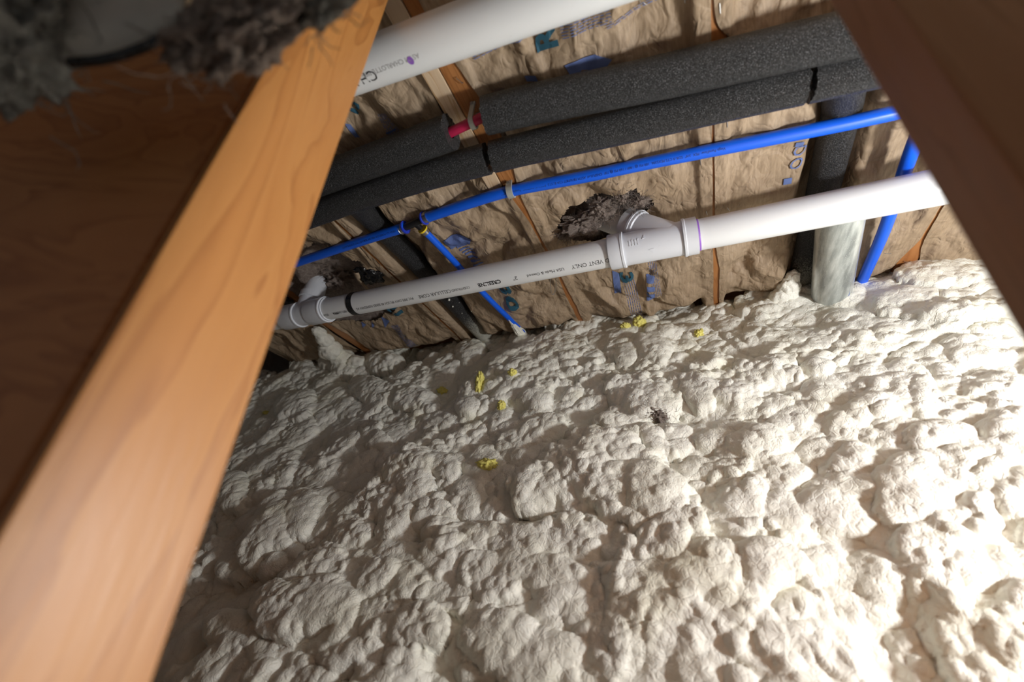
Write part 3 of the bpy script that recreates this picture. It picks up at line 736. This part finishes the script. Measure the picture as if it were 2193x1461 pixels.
# ------------------------------------------------------------------ black pipe sleeves and what runs inside them
SR = .0285
def zp(pts, Z): return [onZ(px, py, Z) for px, py in pts]
def sleeve(label, pts, r=SR, m=SLEEVE, n=30, hol=.010, jag=.004):
    o = tube('pipe_sleeve', smooth_path(pts, n), r, m, None, 40, hol, jag, .012); tag(o, label, 'pipe insulation', 'black foam pipe sleeves'); return o
ur = zp([(1040, 248), (1150, 222), (1400, 170), (1650, 112), (1830, 72)], .621); ur.append(ur[-1] + (ur[-1] - ur[-2]) * 1.5)
s1 = sleeve('thick black pipe sleeve nearest the top, right of the red pipe', ur)
ul = zp([(966, 283), (880, 315), (750, 362), (680, 388)], .621); ul.append(ul[-1] + (ul[-1] - ul[-2]) * 4)
s2 = sleeve('black pipe sleeve left of the red pipe, upper of the pair by the left board', ul)
lr = zp([(1056, 336), (1150, 313), (1400, 256), (1600, 209), (1722, 181)], .620)
s3 = sleeve('long black pipe sleeve between the thick top sleeve and the blue pipe', lr, .0265)
le_ = zp([(1734, 178), (1800, 163), (1870, 147)], .620); le_.append(le_[-1] + (le_[-1] - le_[-2]) * 2.5)
s4 = sleeve('short black pipe sleeve right of the dark cut, against the right board', le_, .0265)
ll = zp([(1045, 340), (900, 380), (750, 429), (680, 455)], .620); ll.append(ll[-1] + (ll[-1] - ll[-2]) * 4)
s5 = sleeve('lower black pipe sleeve at left, its end under the pine board', ll, .0265)
bl = [onZ(752, 424, .640), onZ(790, 462, .672), onZ(840, 510, .685), onZ(930, 602, .685), onZ(1062, 745, .675)]
s6 = sleeve('black pipe sleeve running down to the foam beside the thin blue branch', bl, .0265, SLEEVEO)
brr = [onZ(1816, 150, .640), onZ(1806, 205, .668), onZ(1792, 280, .687), onZ(1725, 560, .685), onZ(1690, 690, .675)]
s7 = sleeve('thick black pipe sleeve running down to the foam beside the grey tube', brr, .0275, SLEEVEO)
core = m_plain('dark_core', (.01, .01, .01), .6)
a, b_ = lr[-1], le_[0]; d = (b_ - a)
o = tube('inner_pipe', [a - d * 1.0, b_ + d * 1.0], .0100, core, None, 16); tag(o, 'dark inner pipe in the cut between two black sleeves at right', 'pipe')
a, b_ = ll[0], lr[0]; d = b_ - a
o = tube('inner_pipe', [a - d * .7, b_ + d * .7], .0095, core, None, 16); tag(o, 'dark inner pipe in the joint between the two lower black sleeves', 'pipe')
rp = empty('red_pipe', 'short bare stretch of crimson water pipe crossing the pine board', 'pipe')
a, b_ = ul[0], ur[0]; d = b_ - a
tube('pipe', [a - d * .25, a, b_, b_ + d * .25], .0079, RED, rp, 24)
cl = empty('pipe_clip', 'grey plastic clip holding the red pipe to the joist', 'clip', group='grey pipe clips')
def clip(root, c, ax, r, w=.007):
    ax = np.array(ax) / np.linalg.norm(ax); s = np.cross(ax, (0, 0, 1)); s /= np.linalg.norm(s); u = np.array([0, 0, 1.])
    V = []; Fc = []; n = 14
    for i in range(n + 1):
        an = math.pi * i / n
        for rr in (r + .0003, r + .0032):
            for q in (-w / 2, w / 2): V.append(c + ax * q + rr * (math.cos(an) * s - math.sin(an) * u))
    for q4 in (0, n):      # straight cheeks up to the joist
        sgn = 1 if q4 == 0 else -1; hgt = ZJ - c[2]
        for rr in (r + .0003, r + .0032):
            for q in (-w / 2, w / 2): V.append(c + ax * q + rr * sgn * s + u * hgt)
    for i in range(n):
        A, B = 4 * i, 4 * i + 4
        for f in ((0, 1), (1, 3), (3, 2), (2, 0)): Fc.append((A + f[0], A + f[1], B + f[1], B + f[0]))
    for st, en in ((0, 4 * (n + 1)), (4 * n, 4 * (n + 2))):
        for f in ((0, 1), (1, 3), (3, 2), (2, 0)): Fc.append((st + f[0], st + f[1], en + f[1], en + f[0]))
        Fc.append((en, en + 1, en + 3, en + 2))
    o = mesh('clip_body', V, Fc, GREYP, root, False); fix_sharp(o, 25)
    for sgn in (-1, 1): lathe('nail', c + s * sgn * (r + .005) + u * (ZJ - c[2] - .004), -u, [(0, .0018), (.003, .0018), (.003, .0032), (.004, .003)], STEEL, root, 10)
clip(cl, onZ(1013, 262, .6215), ur[1] - ul[1], .008, .008)

# ------------------------------------------------------------------ blue pipes
bz = .646
bp = empty('blue_pipe', 'bright blue water pipe with a tee and a thin branch down to the foam', 'pipe')
bR = zp([(908, 468), (1000, 437), (1094, 409), (1250, 379), (1400, 347), (1600, 307), (1800, 267), (1905, 244)], bz); bR.append(bR[-1] + (bR[-1] - bR[-2]) * 3)
bL = zp([(868, 487), (800, 508), (700, 541), (640, 561)], bz); bL.append(bL[-1] + (bL[-1] - bL[-2]) * 3)
tube('pipe', smooth_path(bR, 40), .0111, BLUE, bp, 28); tube('pipe', smooth_path(bL, 24), .0111, BLUE, bp, 28)
bb = zp([(906, 492), (960, 547), (1040, 633), (1098, 690), (1120, 712)], .636)
tube('branch_pipe', smooth_path(bb, 24), .0079, BLUE, bp, 24)
tA, tB = bL[0], bR[0]; td = tB - tA; tn = td / np.linalg.norm(td); tm = (tA + tB) / 2
te = tube('tee_fitting', [tA - tn * .004, tB + tn * .004], .0082, BRASSBLK, bp, 20)
bdv = bb[1] - bb[0]; bdv /= np.linalg.norm(bdv)
tube('tee_branch', [tm, bb[0] + bdv * .01], .0068, BRASSBLK, te, 18)
for c, ax, r in ((tA, -tn, .0111), (tB, tn, .0111)):
    lathe('blue_collar', c - ax * .001, ax, [(0, r - .004), (0, r + .0035), (.003, r + .0035), (.0035, r)], BLUR, te, 28)
    lathe('crimp_ring', c + ax * .0035, ax, [(0, r), (0, r + .001), (.008, r + .001), (.0085, r + .0016), (.0095, r + .0016), (.0095, r)], STEEL, te, 28)
lathe('yellow_collar', bb[0] - bdv * .003, bdv, [(0, .006), (0, .0112), (.004, .0112), (.0045, .008)], YEL, te, 24)
lathe('crimp_ring', bb[0] + bdv * .003, bdv, [(0, .008), (0, .009), (.008, .009), (.008, .008)], STEEL, te, 24)
bRa = np.array(bR)
def byz(X):
    o_ = np.argsort(bRa[:, 0]); return (float(np.interp(X, bRa[o_, 0], bRa[o_, 1])), bz)
bLa = np.array(bL)
def byzl(X):
    o_ = np.argsort(bLa[:, 0]); return (float(np.interp(X, bLa[o_, 0], bLa[o_, 1])), bz)
text_on_pipe('lettering', 'Viega PureFlow  PEX  3/4"  SDR-9 CTS PEX5306  100 PSI @ 180F / 160 PSI @ 73F  CNSFUS-rf  ASTM F876/F877 CSA B137.5  FITTING SYSTEMS  PureFlow   ASTM F877 CSA B137.5', .0062,
             float(onZ(1552, 318, bz)[0]), byz, .0111, lambda X: -.15, PEXINK, bp, False, .95)
text_on_pipe('lettering', 'VIEGA LLC PUREFLOW PEX 3/4" SDR-9 FITTING SYSTEMS ASTM', .0062, float(bL[0][0]) - .02, byzl, .0111, lambda X: -.15, PEXINK, bp, False, .95)
cl2 = empty('pipe_clip', 'grey plastic clip holding the blue pipe to the joist', 'clip', group='grey pipe clips')
clip(cl2, onZ(1094, 409, bz), bR[3] - bR[1], .0112, .012)
o = tube('blue_riser', smooth_path(zp([(1985, 240), (1948, 335), (1893, 495), (1845, 605), (1822, 665)], .632), 30), .0105, BLUE, None, 24)
tag(o, 'blue water pipe running down to the foam at the right, behind the white pipe', 'pipe')

# ------------------------------------------------------------------ translucent grey tube
gm, nt, b = mat('film_wrapped_metal'); v = coords(nt, (9, 1.2, 9))
c = ramp(nt, noise(nt, v, 6, 4, .6), [(.35, (.22, .24, .23)), (.52, (.42, .45, .43)), (.7, (.66, .69, .66))])
spk = ramp(nt, noise(nt, coords(nt), 600, 1), [(.70, (0,) * 3), (.74, (1,) * 3)]); c = mix(nt, spk, c, (.8, .8, .76)); L(nt, c, b.inputs['Base Color'])
b.inputs['Roughness'].default_value = .28; b.inputs['Coat Weight'].default_value = .6; b.inputs['Coat Roughness'].default_value = .12
gt = empty('grey_tube', 'shiny grey film covered tube running down into the foam beside the black riser', 'tube')
g0, g1 = zp([(1800, 462), (1772, 690)], .612)
tube('tube_body', [g0 + (g0 - g1) * .05, g0, g1, g1 + (g1 - g0) * .6], .036, gm, gt, 40, r1=.041)
gd = (g1 - g0) / np.linalg.norm(g1 - g0)
sd = np.cross(gd, (0, 0, 1.)); sd /= np.linalg.norm(sd); sd = -sd if sd[0] < 0 else sd
# blue stripe along its right side
V = []; Fc = []
for i, t in enumerate(np.linspace(.0, np.linalg.norm(g1 - g0) * .8, 12)):
    for q in (.62, .72):
        r = .0363 + .004 * t / np.linalg.norm(g1 - g0); V.append(g0 + gd * t + r * (math.sin(q) * sd - math.cos(q) * np.array([0, 0, 1.])))
for i in range(11): Fc.append((2 * i, 2 * i + 1, 2 * i + 3, 2 * i + 2))
mesh('stripe', V, Fc, PRINT, gt)

# ------------------------------------------------------------------ foam collars where pipes enter, drips
def blob(name, c, rad, m, parent=None, squash=(1, 1, 1), amp=.25, sub=4, freq=3, seed=0):
    bm = bmesh.new(); bmesh.ops.create_icosphere(bm, subdivisions=sub, radius=1)
    from mathutils import noise as mn
    for v in bm.verts:
        n = v.co.normalized(); k = 1 + amp * mn.fractal(n * freq + Vector((seed * 3.7, seed, 0)), .9, 2.0, 4)
        v.co = Vector((n.x * k * rad * squash[0] + c[0], n.y * k * rad * squash[1] + c[1], n.z * k * rad * squash[2] + c[2] + H))
    me = bpy.data.meshes.new(name); bm.to_mesh(me); bm.free(); me.materials.append(m)
    me.polygons.foreach_set('use_smooth', [True] * len(me.polygons))
    return link(bpy.data.objects.new(name, me), parent)
def collar(label, p0, p1, r, seed):
    """lumpy foam built up around a pipe: an ellipsoid stretched along the pipe"""
    from mathutils import noise as mn
    d = Vector(p1 - p0); ln = d.length; q = d.to_track_quat('Z', 'Y'); c = Vector((p0 + p1) / 2)
    bm = bmesh.new(); bmesh.ops.create_icosphere(bm, subdivisions=5, radius=1)
    for v in bm.verts:
        n = v.co.normalized(); k = 1 + .20 * mn.noise(n * 2.6 + Vector((seed, seed * 2, 0))) + .10 * mn.noise(n * 6 + Vector((seed, 0, 0))) + .04 * mn.noise(n * 14)
        w_ = .72 + .28 * n.z
        x = Vector((n.x * r * w_, n.y * r * w_, n.z * ln * .5)) * k; x.rotate(q); v.co = x + c + Vector((0, 0, H))
    me = bpy.data.meshes.new('foam_collar'); bm.to_mesh(me); bm.free(); me.materials.append(FOAM)
    me.polygons.foreach_set('use_smooth', [True] * len(me.polygons))
    o = link(bpy.data.objects.new('foam_collar', me)); tag(o, label, 'foam collar', 'foam collars around pipes'); return o
q = zp([(1092, 686), (1134, 738)], .632); collar('foam sleeve around the foot of the thin blue branch', q[0], q[1], .021, 3)
def heap(label, items):
    e = empty('foam_heap', label, 'foam heap', group='foam heaps against the framing')
    for i, (px, py, Z, r, sq) in enumerate(items): blob('foam_lump', onZ(px, py, Z), r, FOAM, e, sq, .16, 4, 2.4, i + px)
heap('ragged foam heap at the foot of the thick black riser', [(1696, 598, .645, .020, (.8, 1.5, .8)), (1688, 618, .635, .027, (.9, 1.4, .8)), (1678, 640, .625, .034, (1, 1.2, .8)), (1668, 662, .615, .040, (1.1, 1, .8)), (1704, 672, .605, .034, (1, 1, .8))])
heap('low foam heap around the foot of the grey tube', [(1738, 688, .588, .026, (1.2, .8, .6)), (1768, 686, .588, .024, (1.3, .8, .6)), (1796, 676, .586, .026, (1.3, .8, .6)), (1824, 660, .590, .028, (1.1, .8, .7))])
heap('foam heap climbing the joist under the left pipe tee', [(684, 712, .65, .022, (1, 1.3, .8)), (696, 728, .64, .028, (1, 1.2, .9)), (708, 750, .625, .040, (1.1, 1, .9)), (735, 770, .615, .042, (1.2, 1, .9)), (765, 778, .60, .034, (1.3, 1, .8))])
q = zp([(1846, 600), (1832, 655)], .630); collar('small foam collar at the foot of the right blue riser', q[0], q[1], .024, 5)
dr = empty('foam_droplets', 'white foam droplets stuck on the oversprayed black sleeve', 'droplets')
for px, py, r in ((962, 666, .0035), (970, 680, .0025), (1030, 710, .0015), (990, 694, .0014), (1010, 690, .0012), (984, 672, .001)):
    blob('droplet', onZ(px, py, .623) + np.array([0, -.010, .032]), r, FOAM, dr, amp=.08, sub=2)

# yellow foam bits
ylab = ['round yellow foam nub at the foot of the batt under the wye', 'smaller yellow foam crumb left of the round nub', 'yellow foam ball sitting alone right of the wye batt', 'yellow foam crumb in the hollow above the wool wisp',
        'yellow streak of foam in the shaded middle', 'yellow foam crumb at the left of the shaded middle', 'yellow fleck on a lump in the centre of the foam', 'tiny yellow crumb by the left board', 'yellow crumb low in the shaded middle', 'pale yellow crumb near the long blue branch']
for lab, (px, py, r, sq) in zip(ylab, ((1369, 693, .016, (1, 1, 1)), (1340, 700, .010, (1.3, 1, .8)), (1498, 718, .012, (1, 1, 1)), (1492, 880, .012, (1.8, 1, .7)), (1028, 822, .014, (.7, 1, 2.1)), (948, 838, .012, (1.2, 1, .8)), (1043, 997, .014, (1.5, .6, .8)), (572, 886, .010, (1.5, 1, .6)), (1075, 872, .010, (1, 1, 1.3)), (1098, 800, .010, (1, 1, 1)))):
    o = blob('yellow_foam_crumb', foam_pt(px, py, .003), r, YFOAM, None, sq, .45, 4, 3.0, px); tag(o, lab, 'foam crumb', 'yellow foam crumbs')

# ------------------------------------------------------------------ glass wool tufts
def fibres(name, c, spread, n, length, m, parent, th=.0006, seed=0):
    g = np.random.default_rng(seed); V = []; Fc = []
    for i in range(n):
        p = np.array(c) + g.normal(0, 1, 3) * spread; d = g.normal(0, 1, 3); d /= np.linalg.norm(d); s = g.normal(0, 1, 3); st = len(V)
        K = 7
        for k in range(K):
            d = d + g.normal(0, .35, 3); d /= np.linalg.norm(d); p = p + d * length / K
            a = np.cross(d, s); a /= np.linalg.norm(a) + 1e-9; b = np.cross(d, a); w_ = th * (1 - .6 * k / K)
            for q in range(3): V.append(p + w_ * (math.cos(q * 2.094) * a + math.sin(q * 2.094) * b))
        for k in range(K - 1):
            for q in range(3):
                q2 = (q + 1) % 3; Fc.append((st + 3 * k + q, st + 3 * k + q2, st + 3 * k + 3 + q2, st + 3 * k + 3 + q))
    o = mesh(name, V, Fc, m, parent); o['kind'] = 'stuff'; return o
def tuft(label, parts, m=FLUFF, nf=160, fl=.03, name='glass_wool_tuft', amp=.55):
    e = empty(name, label, 'insulation tuft', group='loose glass wool')
    for i, (c, r, sq) in enumerate(parts):
        blob('wool_clump', c, r, m, e, sq, amp, 5, 2.6, i + len(label)); fibres('wool_fibres', c, np.array(sq) * r * .6, nf, fl, m, e, .0005, i + len(label))
    return e
tuft('brown glass wool bulging out of the hole left of the wye', [(onZ(1250, 478, ZJ + .006), .034, (1.3, .7, .55)), (onZ(1290, 447, ZJ + .003), .024, (1, .9, .6)), (onZ(1330, 415, ZJ + .0), .018, (.7, 1.1, .6)), (onZ(1215, 500, ZJ + .010), .020, (1.2, .7, .5)), (onZ(1370, 432, ZJ), .015, (1.2, .8, .5))])
tuft('dark glass wool hanging in the hole around the pipe tee', [(onZ(622, 622, ZJ + .05), .055, (.8, .8, .7)), (onZ(728, 600, ZJ + .05), .05, (.7, .8, .6)), (onZ(690, 572, ZJ + .06), .045, (1, .6, .4))], FLUFF)
o = blob('black_plastic_scrap', onZ(795, 588, ZJ + .004), .035, BLACKP, None, (1.0, .9, .4), .7, 4, 2.2, 9); tag(o, 'crumpled black plastic showing through the torn paper', 'plastic scrap')
o = blob('dark_plastic_scrap', onZ(612, 660, ZJ - .03), .03, m_plain('dark_grey_film', (.06, .065, .07), .35, .5, bumpy=(60, .8, .01)), None, (.6, .8, 1.0), .8, 4, 2.4, 5); tag(o, 'crumpled dark grey film beside the left pipe tee', 'plastic scrap')
tuft('small brown wool wisp lying on the foam', [(foam_pt(1413, 903, .020), .017, (1.2, .8, .9))], FLUFF, 90, .028)
# torn paper strips at the torn batt
def strip(label, pts, w, Z0=ZJ - .006):
    P = zp(pts, Z0); n = len(P); r = []
    for i, p in enumerate(P):
        t = P[min(n - 1, i + 1)] - P[max(0, i - 1)]; s = np.cross(t, (0, 0, 1.)); s /= np.linalg.norm(s)
        r.append([p - s * w / 2 + [0, 0, .004 * math.sin(i)], p + [0, 0, -.003], p + s * w / 2])
    o = grid_mesh('torn_paper_strip', np.array(r), KRAFT); m_ = o.modifiers.new('thickness', 'SOLIDIFY'); m_.thickness = .0008; tag(o, label, 'paper strip', 'torn paper strips'); return o
strip('narrow torn paper strip hanging above the black plastic', [(706, 470), (735, 500), (765, 530), (800, 572)], .012)
strip('short curled paper strip below the black plastic', [(762, 583), (768, 600), (785, 618), (800, 626)], .016, ZJ - .004)
# wire loop under the white pipe
o = tube('wire_loop', smooth_path([onZ(1178, 588, .64), onZ(1180, 622, .63), onZ(1184, 631, .628), onZ(1190, 620, .63), onZ(1191, 596, .64)], 24), .0009, STEEL, None, 8)
tag(o, 'thin wire loop hanging below the white pipe', 'wire')

# ------------------------------------------------------------------ framing around the opening
def lx(Z): return -.249 - .070 * Z
Zb, Zt = -H, ZJ
def bx(Z, dx0, dx1, y0, y1): return [(lx(Z) + dx0, y0, Z), (lx(Z) + dx1, y0, Z), (lx(Z) + dx1, y1, Z), (lx(Z) + dx0, y1, Z)]
o = box8('upright_board', bx(Zb, -.008, 0, .083, .1595), bx(Zt, -.008, 0, .0805, .1555), WOOD, None, .0012); tag(o, 'warm orange fir board standing upright at the left of the opening', 'board')
PD = np.array([-.937, -.35, 0]); PN = np.array([-.35, .937, 0])         # the panel stands at an angle to the board
def pan(Z, s, t): p = np.array([lx(Z) - .0235, .084, Z]) + PD * s + PN * t; return p
def panel_hit(px, py):
    v = ray(px, py); q0 = np.array([-.2765 - .014, .084, 0]); t = (q0 @ PN) / (v @ PN); return v * t
pz0, pz1 = panel_hit(560, 150)[2], panel_hit(30, 165)[2]
so0, so1 = 0.0, 1.3
o = box8('side_panel', [pan(Zb, so1, 0), pan(Zb, so0, 0), pan(Zb, so0, .018), pan(Zb, so1, .018)],
         [pan(.42, so1, 0), pan(.44, so0, 0), pan(.44, so0, .018), pan(.42, so1, .018)], WOODP, None, .0012); tag(o, 'dark reddish brown wooden panel at the far left', 'panel')
print('panel top', pz0, pz1)
def rx(Z): return .1185 + .012 * (Z - .1)
def rb(Z): return [(rx(Z), .163, Z), (rx(Z) + .30, .163, Z), (rx(Z) + .30, .2015, Z), (rx(Z), .2015, Z)]
o = box8('upright_plank', rb(Zb), rb(Zt), WOODR, None, .0015); tag(o, 'dark brown plank standing at the right of the opening', 'board')

# blurred scraps at the top left
def nearP(px, py, Y): return ray(px, py) * (.17 + Y)
tuft('pale grey wool tuft in the top left corner', [(nearP(20, 110, .075), .030, (1, .8, 1.0)), (nearP(60, 40, .075), .028, (1, .5, .8))], FLUFFG, 120, .03)
tuft('grey brown wool tuft hanging over the top of the left panel', [(nearP(455, 60, .078), .030, (1.1, .4, .8)), (nearP(540, 70, .078), .032, (1.0, .4, 1.0)), (nearP(420, 110, .078), .016, (1, .4, 1))], FLUFF, 60, .022)
tuft('thin wool wisp hanging in front of the upright board', [(nearP(700, 15, .078), .016, (1.2, .4, .7))], FLUFFG, 40, .02)
sc = empty('torn_sheet', 'torn grey sheet with a black edge at the top left', 'scrap')
R0 = [[nearP(px, py, .076 + dy) for px, py in row] for row, dy in (([(90, -60), (200, -70), (300, -80), (400, -100)], .006), ([(105, 20), (200, 10), (300, 0), (400, -25)], .003), ([(125, 70), (200, 62), (300, 45), (395, 15)], -.004), ([(150, 128), (215, 122), (300, 98), (390, 60)], .002))]
g_ = grid_mesh('sheet', np.array(R0), m_plain('grey_film', (.42, .40, .36), .5, .4, var=.25), sc); sb_ = g_.modifiers.new('s', 'SUBSURF'); sb_.levels = 2; sb_.render_levels = 2
so = g_.modifiers.new('t', 'SOLIDIFY'); so.thickness = .0015
tube('black_edge', smooth_path([nearP(150, 135, .074), nearP(230, 126, .074), nearP(310, 100, .074), nearP(395, 58, .074)], 24), .0028, BLACKP, sc, 12)
